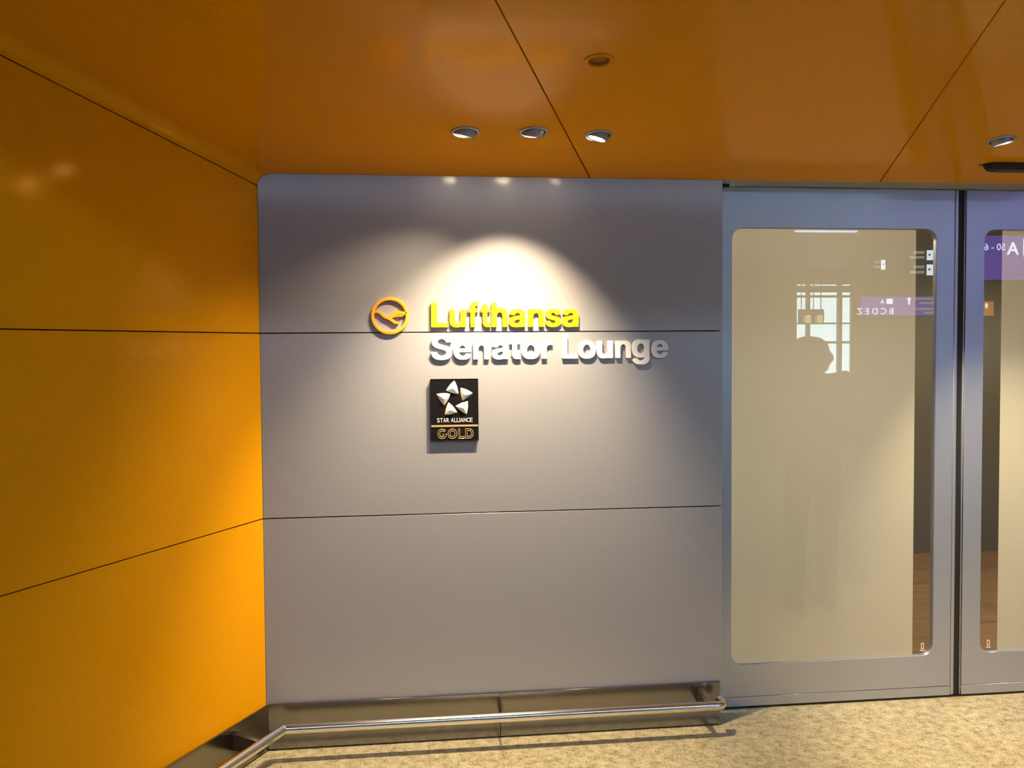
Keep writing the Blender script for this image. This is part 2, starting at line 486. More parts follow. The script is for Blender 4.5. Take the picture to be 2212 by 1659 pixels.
# ------------------------------------------------------------------ sliding doors
def door_leaf(idx, x0, x1, px0, px1, strip, film, lead):
    """x0..x1 leaf, px0..px1 glass opening, strip = clear band, film = frosted band, lead = x range of the closing profile."""
    d = root(f'door_{idx}', ((x0 + x1) / 2, REC + 0.02, 0))
    tag(d, kind='structure')
    pz0, pz1 = 0.190, 2.036
    frx0, frx1 = (x0, lead[0] - 0.0028) if lead[0] > x0 + 0.2 else (lead[1] + 0.0028, x1)
    zk = 0.0505
    opening = rrect(px0, pz0, px1, pz1, 0.050)
    add('frame', plate_mesh([rect(frx0, zk + 0.0008, frx1, ZTOP - 0.003), opening], 0.030, DOORF, -0.030, 0.0012), DOORG, d)
    add('bottom_rail', plate_mesh([rect(frx0, 0.010, frx1, zk - 0.0008)], 0.031, DOORF, -0.030, 0.0012), DOORG, d)
    add('closing_profile', plate_mesh([rect(lead[0], 0.010, lead[1], ZTOP - 0.003)], 0.032, DOORF, -0.034, 0.003), DOORG, d)
    add('glass_pane', plate_mesh([rect(px0 - 0.02, pz0 - 0.02, px1 + 0.02, pz1 + 0.02)], 0.004, DOORF, -0.0125), GLASS, d)
    fm = bpy.data.meshes.new('film')                                  # self-adhesive film: a single sheet on the inner glass face
    fm.from_pydata([DOORF.p(u_, v_, -0.0132) for u_, v_ in rect(film[0], pz0 - 0.015, film[1], pz1 + 0.015)], [], [(0, 1, 2, 3)])
    add('frosted_film', fm, FILM, d)
    sx = (strip[0] + strip[1]) / 2 + (0.0)
    mk = [plate_mesh([rect(sx - 0.011, 0.208, sx + 0.011, 0.213)], 0.0006, DOORF, -0.0082),
          plate_mesh([rect(sx - 0.007, 0.217, sx + 0.007, 0.243), rect(sx - 0.0035, 0.221, sx + 0.0035, 0.239)], 0.0006, DOORF, -0.0082)]
    add('etched_mark', merge(mk), ETCH, d)
    return d
door_leaf(1, 1.300, 2.419, 1.409, 2.3185, (2.231, 2.3185), (1.389, 2.231), (2.4025, 2.419))
door_leaf(2, 2.445, 3.560, 2.538, 3.4500, (2.538, 2.628), (2.628, 3.470), (2.445, 2.4500))
# rubber seal between the leaves, bottom track, small dark block under the soffit
sl = add('trim_3', box_mesh((2.4195, REC + 0.010, 0.010), (2.4445, REC + 0.030, ZTOP - 0.003)), DARK)
tag(sl, kind='structure')
tag(add('trim_4', box_mesh((XR - 0.01, REC + 0.004, -0.004), (3.56, REC + 0.03, 0.006)), DARK), kind='structure')
tag(add('trim_5', box_mesh((1.336, 0.085, ZTOP - 0.013), (1.376, 0.112, ZTOP - 0.0003), 0.002), DARK), kind='structure')

# ------------------------------------------------------------------ lounge vestibule behind the doors
lw = add('wall_lounge', merge([box_mesh((0.9, 2.85, 0), (6.2, 2.95, 2.45)), box_mesh((0.8, 0.25, 0), (0.9, 2.95, 2.45)),
                               box_mesh((6.2, 0.25, 0), (6.3, 2.95, 2.45)), box_mesh((0.8, 0.24, 0), (1.28, 0.30, 2.45)),
                               box_mesh((3.58, 0.24, 0), (6.3, 0.30, 2.45))]), LOUNGEW)
tag(lw, kind='structure')
tag(add('ceiling_lounge', box_mesh((0.8, 0.24, 2.40), (6.3, 2.95, 2.46)), LOUNGEC), kind='structure')
lf = add('floor_lounge', box_mesh((0.9, 0.31, 0.0005), (6.2, 2.849, 0.006)), LOUNGEF)
tag(lf, kind='structure')
for k, (x, y) in enumerate(((2.0, 1.75), (4.2, 1.75))):
    ol = root('added_lounge_downlight', (x, y, 2.385))  # unseen lamp, added to light the frosted film from behind
    tag(ol, 'added, unseen round downlight in the lounge ceiling ' + ('just inside the left door leaf' if k == 0 else 'further inside behind the right door leaf'), 'ceiling light')
    FR = Frame((x, y, 2.40), (1, 0, 0), (0, -1, 0))
    add('trim_ring', lathe_mesh([(0.06, 0.0), (0.075, 0.0), (0.075, 0.006), (0.06, 0.008)], FR, 28, True), TRIM, ol, smooth=40)
    add('diffuser', lathe_mesh([(0, 0.0005), (0.06, 0.0005), (0.06, 0.003), (0, 0.003)], FR, 28), BULB, ol)
    ld = bpy.data.lights.new('lounge_fill', 'SPOT'); ld.energy = LOUNGE_W; ld.color = (1.0, 0.87, 0.66)
    ld.spot_size = math.radians(150); ld.spot_blend = 0.6; ld.shadow_soft_size = 0.05
    lo = bpy.data.objects.new('lounge_fill', ld); COL.objects.link(lo); lo.parent = ol
    lo.location = Vector((0, 0, -0.01))
for k, (x, y) in enumerate(((1.75, 1.25), (4.0, 1.25))):
    ol = root('added_globe_lamp', (x, y, 2.28))  # added out of sight to brighten the upper part of the film
    tag(ol, 'added, unseen small opal globe lamp under the lounge ceiling ' + ('behind the left door leaf' if k == 0 else 'behind the right door leaf'), 'ceiling light')
    add('canopy', lathe_mesh([(0, 0.0), (0.05, 0.0), (0.05, 0.012), (0.02, 0.018), (0.0, 0.018)], Frame((x, y, 2.3995), (1, 0, 0), (0, -1, 0)), 24), TRIM, ol, smooth=40)
    add('globe', lathe_mesh([(0.0, 0.012), (0.022, 0.018), (0.041, 0.034), (0.05, 0.06), (0.043, 0.088), (0.025, 0.107), (0.0, 0.113)], Frame((x, y, 2.3995), (1, 0, 0), (0, -1, 0)), 24), BULB, ol, smooth=80)
    ld = bpy.data.lights.new('globe_fill', 'POINT'); ld.energy = GLOBE_W; ld.color = (1.0, 0.87, 0.66); ld.shadow_soft_size = 0.045
    lo = bpy.data.objects.new('globe_fill', ld); COL.objects.link(lo); lo.parent = ol
    lo.location = Vector((0, 0, -0.055))

# ------------------------------------------------------------------ recessed gimbal spots
def spot_lamp(key, aim, label, size, blend, color=(1.0, 0.79, 0.52)):
    lx, ly = LAMPS[key]
    c = CEIL.p(lx, -ly * CN, 0)
    o = root('recessed_spotlight', c)
    tag(o, label, 'spotlight', 'gimbal spotlights in the yellow ceiling')
    FR = Frame(c, CEIL.ux, CEIL.uy)
    add('trim_ring', lathe_mesh([(0.0405, -0.002), (0.0405, 0.002), (0.0415, 0.0045), (0.046, 0.005), (0.0492, 0.0025), (0.0495, 0.0003), (0.043, 0.0003)], FR, 40, True), TRIM, o, smooth=50)
    add('housing', lathe_mesh([(0.0425, 0.0), (0.0425, -0.075), (0.0, -0.075), (0.0, -0.077), (0.0430, -0.077), (0.0430, 0.0)], FR, 32), GAP, o, smooth=40)
    a = Vector(aim).normalized()
    ux = a.cross(Vector((0, 1, 0)))
    if ux.length < 1e-3: ux = Vector((1, 0, 0))
    ux.normalize(); uy = a.cross(ux)
    pv = c - CEIL.n * 0.003                                   # gimbal pivot just above the ceiling face
    GF = Frame(pv, ux, uy)
    if GF.n.dot(a) < 0: GF = Frame(pv, ux, -uy)
    h = 0.016
    head = add('gimbal_head', lathe_mesh([(0.030, h), (0.0340, h + 0.001), (0.0365, h - 0.002), (0.0372, -0.004), (0.031, -0.022), (0.016, -0.034), (0.0, -0.036), (0.0, -0.034), (0.015, -0.031), (0.029, -0.019), (0.0312, h - 0.012), (0.030, h)], GF, 36), TRIM, o, smooth=45)
    add('reflector', lathe_mesh([(0.0300, h - 0.0075), (0.024, h - 0.020), (0.012, h - 0.030), (0.0, h - 0.032), (0.0, h - 0.0325), (0.0125, h - 0.031), (0.0302, h - 0.010)], GF, 20), BULB, head, smooth=60)
    ld = bpy.data.lights.new('spot_beam', 'SPOT')
    ld.energy = SPOT_W[key]; ld.color = color
    ld.spot_size = math.radians(size); ld.spot_blend = blend; ld.shadow_soft_size = 0.016
    lo = bpy.data.objects.new('spot_beam', ld); COL.objects.link(lo)
    lo.parent = o
    pos = pv + a * (h - 0.010)
    lo.matrix_local = Matrix.Translation(pos - c) @ a.to_track_quat('-Z', 'Y').to_matrix().to_4x4()
    return o
spot_lamp('left', (-0.24, 0.20, -0.95), 'leftmost round spotlight of the row of three, thin lit sliver showing', 94, 1.0)
spot_lamp('middle', (-0.08, 0.30, -0.95), 'middle round spotlight of the row of three, its bulb hidden', 81, 0.8)
spot_lamp('right', (-0.30, 0.05, -0.95), 'spotlight right of the ceiling joint with its bright bulb showing', 84, 0.8)
spot_lamp('door', (0.30, -0.03, -0.95), 'spotlight in front of the glass doors above the black sensor bar', 80, 0.6)

# flush ceiling speaker / detector cover painted like the ceiling
c = CEIL.p(SPK[0], -SPK[1] * CN, 0)
FR = Frame(c, CEIL.ux, CEIL.uy)
sp = root('ceiling_speaker', c)
tag(sp, 'round ochre recessed ceiling speaker above the row of spotlights', 'speaker')
add('rim', lathe_mesh([(0.031, -0.004), (0.031, 0.003), (0.0345, 0.0055), (0.0425, 0.003), (0.0435, 0.0003), (0.036, 0.0003), (0.036, -0.004)], FR, 40, True), YEL, sp, smooth=50)
gr = add('grille', lathe_mesh([(0, -0.004), (0.0315, -0.004), (0.0315, -0.006), (0, -0.006)], FR, 36), SPEAKER, sp)
add('cup', lathe_mesh([(0.0415, -0.0005), (0.0415, -0.06), (0, -0.06), (0, -0.062), (0.0425, -0.062), (0.0425, -0.0005)], FR, 28), SPEAKER, sp)

# black motion sensor bar
sx0, sv = 2.284, 0.222 * CN
sn = root('motion_sensor', CEIL.p(2.60, sv, 0))
tag(sn, 'black pointed motion sensor bar on the ceiling above the doors', 'sensor')
secs = [(0.0, 0.004), (0.012, 0.016), (0.026, 0.025), (0.05, 0.028), (0.60, 0.028), (0.62, 0.016), (0.632, 0.004)]
bm = bmesh.new(); rings = []
for du, hw in secs:
    k = hw / 0.0245
    prof = [(-hw, 0.0004), (-hw, 0.010 * k + .001), (-hw * 0.6, 0.022 * k + .001), (hw * 0.6, 0.022 * k + .001), (hw, 0.010 * k + .001), (hw, 0.0004)]
    rings.append([bm.verts.new(CEIL.p(sx0 + du, sv + a, w)) for a, w in prof])
for a_, b_ in zip(rings, rings[1:]):
    for j in range(6): bm.faces.new((a_[j], a_[(j + 1) % 6], b_[(j + 1) % 6], b_[j]))
bm.faces.new(rings[0]); bm.faces.new(rings[-1])
add('housing', from_bm(bm), SENS, sn)
add('lens', lathe_mesh([(0, 0.0235), (0.006, 0.0225), (0.0065, 0.0205), (0.0, 0.0205)], Frame(CEIL.p(sx0 + 0.075, sv + 0.004, 0), CEIL.ux, CEIL.uy), 16), SENSL, sn, smooth=60)
tipm = tube_mesh([CEIL.p(sx0 - 0.016, sv, 0.003), CEIL.p(sx0 + 0.004, sv, 0.004)], [0.0015, 0.0028], 8)
add('cable_gland', tipm, SPEAKER, sn)

# ------------------------------------------------------------------ lettering
def glyph(ch, offset=0.0, res=6):
    cu = bpy.data.curves.new('t', 'FONT')
    cu.body = ch; cu.size = 1.0; cu.fill_mode = 'BOTH'; cu.offset = offset; cu.resolution_u = res
    ob = bpy.data.objects.new('t', cu)
    me = bpy.data.meshes.new_from_object(ob)
    bpy.data.objects.remove(ob); bpy.data.curves.remove(cu)
    return me
def glyph_solid(ch, x0, x1, base, scale, thick, fr, w0, offset, bevel=0.0):
    """letter with its left/right edges at x0/x1 and its baseline at base, extruded by thick."""
    cu = bpy.data.curves.new('t', 'FONT')
    cu.body = ch; cu.size = 1.0; cu.fill_mode = 'BOTH'; cu.offset = offset; cu.resolution_u = 5
    cu.extrude = 0.5
    ob = bpy.data.objects.new('t', cu)
    me = bpy.data.meshes.new_from_object(ob)
    bpy.data.objects.remove(ob); bpy.data.curves.remove(cu)
    xs = [v.co.x for v in me.vertices]; a, b_ = min(xs), max(xs)
    for v in me.vertices:
        v.co = Vector((x0 + (v.co.x - a) / (b_ - a) * (x1 - x0), base + v.co.y * scale, w0 + (v.co.z + 0.5) * thick))
    bm = bmesh.new(); bm.from_mesh(me)
    bmesh.ops.remove_doubles(bm, verts=bm.verts, dist=1e-6); bm.to_mesh(me); bm.free()
    me.transform(fr.mtx(0))
    return me
def cap_height(offset):
    g = glyph('H', offset); ys = [v.co.y for v in g.vertices]
    return max(ys), min(ys)

# bold grotesque letter outlines, one polygon per contour (outer first, then counters), thousandths of the em
GLYPHS = {
    'L': [[(36,-15),(33,-12),(32,-3),(32,519),(36,524),(45,526),(146,525),(151,522),(153,513),(153,75),(372,74),(384,72),(388,69),(389,63),(389,-9),(385,-15),(372,-17),(51,-17)]],
    'u': [[(143,-20),(125,-17),(107,-12),(83,0),(70,9),(56,23),(47,35),(38,51),(32,69),(27,91),(25,126),(26,371),(32,374),(53,375),(128,375),(137,374),(141,371),(143,120),(151,97),(165,80),(183,68),(200,64),(218,69),(241,83),(249,91),(258,106),(266,128),(268,145),(269,371),(275,374),(284,375),(368,375),(381,373),(384,371),(385,362),(384,-11),(380,-15),(371,-17),(284,-17),(273,-14),(269,-6),(245,-15),(221,-20),(179,-22)]],
    'f': [[(57,-15),(54,-12),(53,-6),(53,309),(-9,310),(-18,312),(-21,315),(-21,390),(-18,394),(-9,396),(51,396),(53,399),(54,456),(62,486),(69,498),(79,510),(93,523),(111,534),(141,543),(174,547),(228,545),(264,537),(269,534),(271,531),(271,513),(254,456),(249,452),(240,451),(210,451),(198,455),(192,454),(183,449),(178,444),(171,426),(171,396),(243,396),(253,393),(256,384),(256,324),(255,315),(252,312),(246,310),(170,309),(169,-12),(165,-15),(153,-17),(69,-17)]],
    't': [[(129,-19),(102,-13),(81,-4),(60,14),(48,32),(41,50),(38,74),(37,308),(33,310),(-12,310),(-18,312),(-22,317),(-21,391),(-18,394),(-12,396),(33,396),(37,398),(37,479),(40,485),(45,487),(138,488),(150,486),(154,479),(154,398),(159,396),(222,396),(228,394),(232,389),(232,323),(230,314),(225,311),(219,310),(159,310),(154,308),(154,101),(155,89),(158,80),(162,74),(168,70),(174,69),(186,71),(216,71),(228,67),(241,11),(241,-7),(237,-13),(210,-20),(159,-21)]],
    'a': [[(123,-24),(87,-17),(57,-4),(36,13),(17,36),(7,59),(2,88),(3,125),(11,153),(21,170),(33,183),(51,195),(77,207),(126,219),(225,232),(239,236),(244,239),(248,244),(243,264),(236,276),(225,286),(210,293),(195,297),(168,289),(153,280),(139,267),(126,247),(123,245),(111,243),(81,244),(17,261),(13,267),(14,287),(26,310),(36,324),(47,335),(74,355),(111,370),(153,379),(210,380),(246,377),(285,368),(315,353),(332,338),(341,327),(353,307),(361,284),(365,241),(364,-12),(360,-16),(351,-17),(267,-17),(255,-16),(249,-11),(225,-19),(201,-24),(168,-26)],[(171,59),(147,66),(129,79),(123,88),(120,99),(127,116),(140,127),(159,136),(189,142),(246,150),(248,147),(247,125),(242,110),(233,93),(225,84),(204,69),(189,63)]],
    's': [[(138,-23),(108,-18),(81,-9),(60,2),(41,17),(27,34),(13,63),(8,80),(9,100),(15,104),(75,116),(114,116),(120,113),(130,88),(143,74),(162,63),(183,59),(204,64),(222,73),(234,86),(239,94),(239,100),(234,108),(228,116),(211,126),(102,153),(69,167),(48,182),(39,191),(30,205),(21,231),(19,274),(24,299),(34,319),(50,339),(75,357),(108,371),(141,378),(177,380),(222,379),(261,373),(285,364),(297,357),(310,348),(325,334),(341,311),(350,291),(352,279),(350,262),(345,259),(288,247),(246,247),(241,251),(233,268),(219,285),(205,294),(189,298),(169,294),(153,285),(142,274),(138,265),(138,259),(147,245),(162,236),(180,229),(264,209),(288,202),(315,188),(332,174),(348,154),(357,128),(359,86),(354,60),(342,37),(328,20),(307,3),(282,-10),(252,-19),(219,-24),(174,-25)]],
    'n': [[(29,-15),(26,-12),(25,-4),(25,364),(28,372),(41,375),(128,375),(137,372),(140,364),(164,373),(188,378),(251,380),(293,374),(319,364),(332,355),(353,337),(368,316),(378,290),(383,267),(385,230),(385,-4),(383,-13),(380,-16),(371,-17),(287,-17),(275,-16),(269,-12),(268,221),(267,239),(258,261),(245,278),(227,290),(209,294),(191,289),(169,276),(154,258),(145,236),(142,213),(141,-12),(137,-16),(125,-17),(41,-17)]],
    'h': [[(29,-15),(26,-12),(25,-3),(25,519),(29,524),(38,526),(134,525),(140,522),(142,516),(143,386),(167,395),(200,400),(251,401),(284,396),(311,388),(333,375),(353,356),(368,333),(375,315),(381,294),(385,258),(385,-9),(381,-15),(368,-17),(281,-17),(272,-15),(269,-12),(268,234),(267,252),(258,276),(245,294),(227,306),(209,311),(191,305),(169,291),(154,273),(145,249),(142,225),(141,-12),(137,-15),(125,-17),(41,-17)]],
    'S': [[(179,-24),(140,-18),(104,-6),(76,9),(52,30),(32,56),(19,84),(11,117),(10,141),(12,150),(17,153),(26,154),(125,153),(131,149),(134,129),(143,108),(160,90),(185,76),(203,70),(224,66),(260,74),(279,84),(293,94),(306,108),(314,123),(318,138),(314,153),(301,171),(275,189),(239,202),(131,234),(92,252),(60,276),(39,303),(33,315),(26,339),(24,378),(28,414),(39,444),(50,462),(62,477),(87,498),(114,513),(148,525),(185,531),(254,533),(293,528),(329,518),(357,504),(383,484),(403,462),(414,444),(424,417),(428,396),(428,366),(422,362),(413,361),(326,361),(314,363),(310,366),(308,381),(303,396),(287,416),(257,434),(242,439),(224,441),(191,433),(167,418),(157,408),(147,390),(143,375),(145,366),(149,357),(159,345),(173,334),(188,325),(230,310),(335,279),(371,261),(395,243),(409,228),(422,210),(430,189),(436,153),(435,120),(433,99),(423,69),(401,36),(375,12),(347,-4),(311,-17),(284,-23),(236,-26)]],
    'e': [[(169,-23),(126,-14),(103,-5),(84,6),(72,14),(55,31),(41,49),(40,54),(36,57),(32,66),(29,68),(15,103),(7,143),(6,197),(9,225),(15,251),(18,257),(18,262),(22,268),(23,274),(27,279),(28,285),(33,291),(34,296),(37,299),(40,306),(45,311),(48,316),(52,319),(55,325),(73,342),(100,360),(136,373),(175,379),(235,379),(271,374),(304,363),(331,347),(350,331),(372,302),(388,268),(395,237),(399,202),(398,148),(394,145),(382,144),(130,144),(127,143),(135,114),(150,91),(166,77),(184,67),(211,60),(232,64),(251,74),(266,88),(280,111),(289,115),(325,115),(388,100),(393,94),(393,77),(380,49),(360,23),(335,3),(307,-11),(277,-20),(247,-24),(202,-25)],[(130,225),(277,225),(275,234),(266,254),(251,274),(231,288),(220,293),(205,296),(184,290),(157,273),(137,248),(129,228)]],
    'o': [[(166,-23),(125,-14),(91,1),(73,14),(55,31),(46,45),(41,49),(40,54),(36,57),(34,63),(29,68),(15,103),(7,143),(6,197),(9,225),(15,251),(30,288),(33,291),(35,296),(40,302),(42,308),(46,311),(48,316),(74,342),(103,361),(138,373),(178,380),(235,380),(278,373),(313,361),(343,341),(367,316),(369,311),(374,308),(375,302),(381,296),(382,291),(385,288),(388,279),(391,277),(403,240),(409,197),(408,143),(400,103),(386,68),(382,64),(379,57),(375,54),(374,49),(370,45),(367,39),(343,14),(313,-5),(289,-15),(250,-23),(214,-25)],[(208,60),(190,64),(175,72),(161,83),(148,97),(136,117),(131,131),(126,154),(124,177),(126,200),(131,222),(140,245),(147,257),(162,274),(173,282),(190,291),(208,296),(223,292),(242,282),(254,274),(269,257),(275,245),(284,222),(289,200),(291,177),(289,154),(284,131),(279,117),(268,98),(255,83),(241,72),(226,65)]],
    'r': [[(29,-15),(26,-12),(25,-4),(26,370),(29,373),(38,375),(122,375),(134,374),(140,369),(167,378),(188,381),(233,381),(267,378),(270,375),(271,370),(271,301),(269,293),(264,290),(254,289),(227,289),(206,292),(189,287),(173,278),(160,267),(152,256),(145,241),(142,221),(141,-12),(137,-16),(125,-17),(41,-17)]],
    'g': [[(160,-166),(139,-163),(112,-156),(88,-145),(68,-133),(42,-109),(28,-88),(23,-76),(23,-61),(25,-56),(79,-25),(118,-24),(127,-28),(151,-56),(172,-70),(184,-75),(199,-79),(208,-80),(223,-77),(238,-72),(250,-66),(261,-58),(272,-46),(281,-22),(283,2),(280,3),(255,-7),(229,-11),(172,-12),(142,-8),(118,-2),(97,7),(70,25),(53,41),(33,68),(32,74),(29,77),(23,89),(15,113),(7,155),(6,191),(7,227),(15,269),(22,287),(23,293),(27,299),(28,305),(34,316),(38,320),(40,326),(53,344),(70,362),(97,381),(130,394),(169,400),(229,400),(256,396),(283,385),(287,392),(295,396),(394,395),(398,392),(400,383),(400,-13),(397,-52),(387,-85),(370,-111),(349,-132),(334,-142),(304,-155),(271,-164),(247,-167),(199,-168)],[(205,77),(190,80),(169,91),(156,101),(147,113),(137,131),(129,152),(125,176),(124,194),(125,209),(129,233),(137,254),(148,275),(161,290),(175,301),(190,309),(205,312),(223,307),(235,300),(253,287),(262,275),(269,263),(277,242),(282,218),(284,194),(282,167),(277,143),(266,116),(253,101),(241,91),(223,81)]],
}
GBASE, GTOP = -17.0, 526.0
def outline_glyph(ch, x0, x1, base, cap, thick, fr, w0):
    """solid letter with its edges at x0/x1 and its baseline at base."""
    pts = [p for c_ in GLYPHS[ch] for p in c_]
    a, b_ = min(p[0] for p in pts), max(p[0] for p in pts)
    k = cap / (GTOP - GBASE)
    loops = [[(x0 + (x - a) / (b_ - a) * (x1 - x0), base + (y - GBASE) * k) for x, y in c_] for c_ in GLYPHS[ch]]
    return plate_mesh(loops, thick, fr, w0)

LD, LS = 0.012, 0.0012       # letter depth and stand-off
def word_sign(name, label, letters, base, cap, material):
    o = root(name, (sum((a + b_) / 2 for _, a, b_ in letters) / len(letters), -LS, base))
    tag(o, label, 'sign')
    for ch, a, b_ in letters:
        add('letter', outline_glyph(ch, a, b_, base, cap, LD, BACK, LS), material, o)
    for ch, a, b_ in letters:
        add('mounting_pin', tube_mesh([BACK.p((a * .8 + b_ * .2), base + cap * 0.10, 0.0001), BACK.p((a * .8 + b_ * .2), base + cap * 0.10, LS + 0.002)], 0.003, 8), GAP, o)
    return o

# letter extents along the wall (metres)
YW = [('L', .1490, .2150), ('u', .2205, .2830), ('f', .2905, .3330), ('t', .3400, .3790), ('h', .3830, .4460), ('a', .4510, .5150), ('n', .5260, .5890), ('s', .5935, .6560), ('a', .6605, .7265)]
WW = [('S', .1475, .2285), ('e', .2335, .3030), ('n', .3105, .3730), ('a', .3830, .4475), ('t', .4525, .4970), ('o', .4985, .5735), ('r', .5785, .6215), ('L', .6600, .7220), ('o', .7225, .7950), ('u', .7995, .8640), ('n', .8735, .9365), ('g', .9405, 1.0120), ('e', 1.0190, 1.0880)]
word_sign('yellow_lettering', 'raised yellow word "Lufthansa" beside the round bird emblem', YW, 1.6235, 0.0945, LETY)
word_sign('white_lettering', 'raised white words "Senator Lounge" under the yellow word', WW, 1.4985, 0.0950, LETW)

# round emblem with flying bird
ec = (-0.0090, 1.6680); ER = 0.0715
em = root('emblem', (ec[0], 0, ec[1] - ER))
tag(em, 'round amber emblem of a flying bird in a ring', 'sign')
add('ring', plate_mesh([circle(*ec, ER, 64), circle(*ec, ER - 0.0120, 64)], 0.011, BACK, 0.003, 0.001), LETO, em, smooth=40)
ZC = (690, 832); ZS = 0.1425 / 1305.0
def zp(pts): return [(ec[0] + (x - ZC[0]) * ZS, ec[1] - (y - ZC[1]) * ZS) for x, y in pts]
bird = [(128, 742), (215, 655), (290, 632), (360, 668), (440, 735), (530, 806), (600, 840), (660, 838), (720, 775), (790, 700), (850, 665), (930, 655), (1060, 672), (1190, 690), (1275, 700),
        (1275, 765), (1200, 800), (1120, 868), (1000, 872), (860, 880), (755, 915), (815, 975), (890, 1020), (1010, 1052), (1005, 1098), (930, 1125), (850, 1110), (770, 1062),
        (690, 1000), (600, 945), (510, 925), (440, 862), (360, 790), (290, 735), (215, 725)]
slits = [[(860, 790), (1000, 782), (1160, 768), (1165, 776), (1000, 794), (862, 800)], [(840, 842), (980, 830), (1120, 820), (1110, 830), (980, 842), (842, 852)]]
add('bird', plate_mesh([zp(bird)] + [zp(s_) for s_ in slits], 0.011, BACK, 0.003, 0.0006), LETO, em)
for dx_, dz_ in ((-0.0655, 0), (0.0655, 0), (0, 0.0655), (-0.012, -0.008)):
    add('mounting_pin', tube_mesh([BACK.p(ec[0] + dx_, ec[1] + dz_, 0.0001), BACK.p(ec[0] + dx_, ec[1] + dz_, 0.006)], 0.003, 8), GAP, em)

# black plaque with five pyramids
px0, px1, pzb, pzt = 0.1435, 0.3265, 1.1840, 1.4225
PD = 0.018
pq = root('award_plaque', ((px0 + px1) / 2, 0, pzb))
tag(pq, 'black plaque with five silver pyramids in a star above the word GOLD', 'plaque')
add('board', plate_mesh([rect(px0, pzb, px1, pzt)], PD, BACK, 0.0004, 0.0012), PLAQ, pq)
add('border', plate_mesh([rect(px0 - 0.0012, pzb - 0.0012, px1 + 0.0012, pzt + 0.0012), rect(px0 + 0.0012, pzb + 0.0012, px1 - 0.0012, pzt - 0.0012)], 0.0015, BACK, PD + 0.0004), PLAQ, pq)
def pp(x, y):   # plaque grid: 355..1250 across, 170..1335 down
    return (px0 + (x - 355) / 895.0 * (px1 - px0), pzt - (y - 170) / 1165.0 * (pzt - pzb))
PW = PD + 0.0005
def pyramid(tri, apex):
    bm = bmesh.new()
    T = [Vector(pp(*q)) for q in tri]; A = Vector(pp(*apex))
    cen = sum(T, Vector((0, 0))) / 3
    loop = []
    n_ = 5
    for i in range(3):                         # bowed sides
        a, b_ = T[i], T[(i + 1) % 3]
        m_ = (a + b_) / 2; out_ = (m_ - cen).normalized() * (b_ - a).length * 0.06
        for k in range(n_):
            t = k / n_
            loop.append(a * (1 - t) + b_ * t + out_ * (4 * t * (1 - t)))
    base = [bm.verts.new(BACK.p(v.x, v.y, PW)) for v in loop]
    apv = bm.verts.new(BACK.p(A.x, A.y, PW + 0.016))
    bm.faces.new(base)
    for i in range(len(base)): bm.faces.new((base[i], base[(i + 1) % len(base)], apv))
    return from_bm(bm)
for tri, ap in [(((805, 195), (645, 385), (880, 450)), (772, 345)), (((920, 335), (1150, 440), (955, 580)), (1015, 475)),
                (((1055, 590), (825, 680), (1030, 840)), (965, 720)), (((690, 608), (852, 800), (620, 842)), (715, 755)),
                (((468, 448), (728, 448), (605, 665)), (602, 542))]:
    add('star_point', pyramid(tri, ap), SILV, pq)
x_a, z_a = pp(360, 1072); x_b, z_b = pp(1246, 1036)
add('rule', plate_mesh([rect(x_a, z_a, x_b, z_b)], 0.002, BACK, PW), GOLDM, pq)
# small line of capitals
h0, l0 = cap_height(0.004)
caps = []
txt = 'STAR ALLIANCE'
wid = {'I': 0.38, ' ': 0.45, 'L': 0.85}
tot = sum(wid.get(ch, 1.0) for ch in txt)
xx = 468.0; unit = (1150 - 468) / tot
for ch in txt:
    w_ = wid.get(ch, 1.0) * unit
    if ch != ' ':
        xa0, zb0 = pp(xx + 2, 985); xb0, zt0 = pp(xx + w_ - 7, 905)
        s_ = (zt0 - zb0) / (h0 - l0)
        caps.append(glyph_solid(ch, xa0, xb0, zb0, s_, 0.002, BACK, PW, 0.004))
    xx += w_
tag(add('small_lettering', merge(caps), SILV, pq), kind='stuff')
# GOLD as outlined letters
def outline_letter(ch, xa0, xb0, ya0, yb0):
    w_, h_ = (xb0 - xa0), (yb0 - ya0)
    def q(u, v): return BACK.p(*pp(xa0 + u * w_, yb0 - v * h_), PW + 0.001)
    ell = lambda cx, cy, rx, ry, a0, a1, n=20: [(cx + rx * math.cos(math.radians(a0 + (a1 - a0) * i / n)), cy + ry * math.sin(math.radians(a0 + (a1 - a0) * i / n))) for i in range(n + 1)]
    r_ = 0.00155
    if ch == 'O': loops = [(ell(.5, .5, .5, .5, 0, 360, 32), 1), (ell(.5, .5, .29, .30, 0, 360, 28), 1)]
    elif ch == 'G':
        loops = [(ell(.5, .5, .5, .5, 42, 330, 26) + [(.98, .50), (.55, .50), (.55, .34), (.76, .34)] + ell(.5, .5, .29, .31, 318, 46, 22), 1)]
    elif ch == 'L': loops = [([(.05, 1), (.26, 1), (.26, .18), (.98, .18), (.98, 0), (.05, 0)], 1)]
    else:
        loops = [([(.02, 0), (.02, 1)] + ell(.5, .5, .5, .5, 90, -90, 20), 1), ([(.22, .19), (.22, .81)] + ell(.48, .5, .30, .31, 90, -90, 18), 1)]
    ms = []
    for lp, _ in loops:
        pts = [q(*t) for t in lp]
        pts.append(pts[0])
        ms.append(tube_mesh(pts, r_, 6))
    return merge(ms)
for ch, xa0, xb0 in (('G', 480, 648), ('O', 672, 842), ('L', 868, 985), ('D', 1003, 1152)):
    add('letter', outline_letter(ch, xa0, xb0, 1115, 1296), GOLDM, pq, smooth=60)

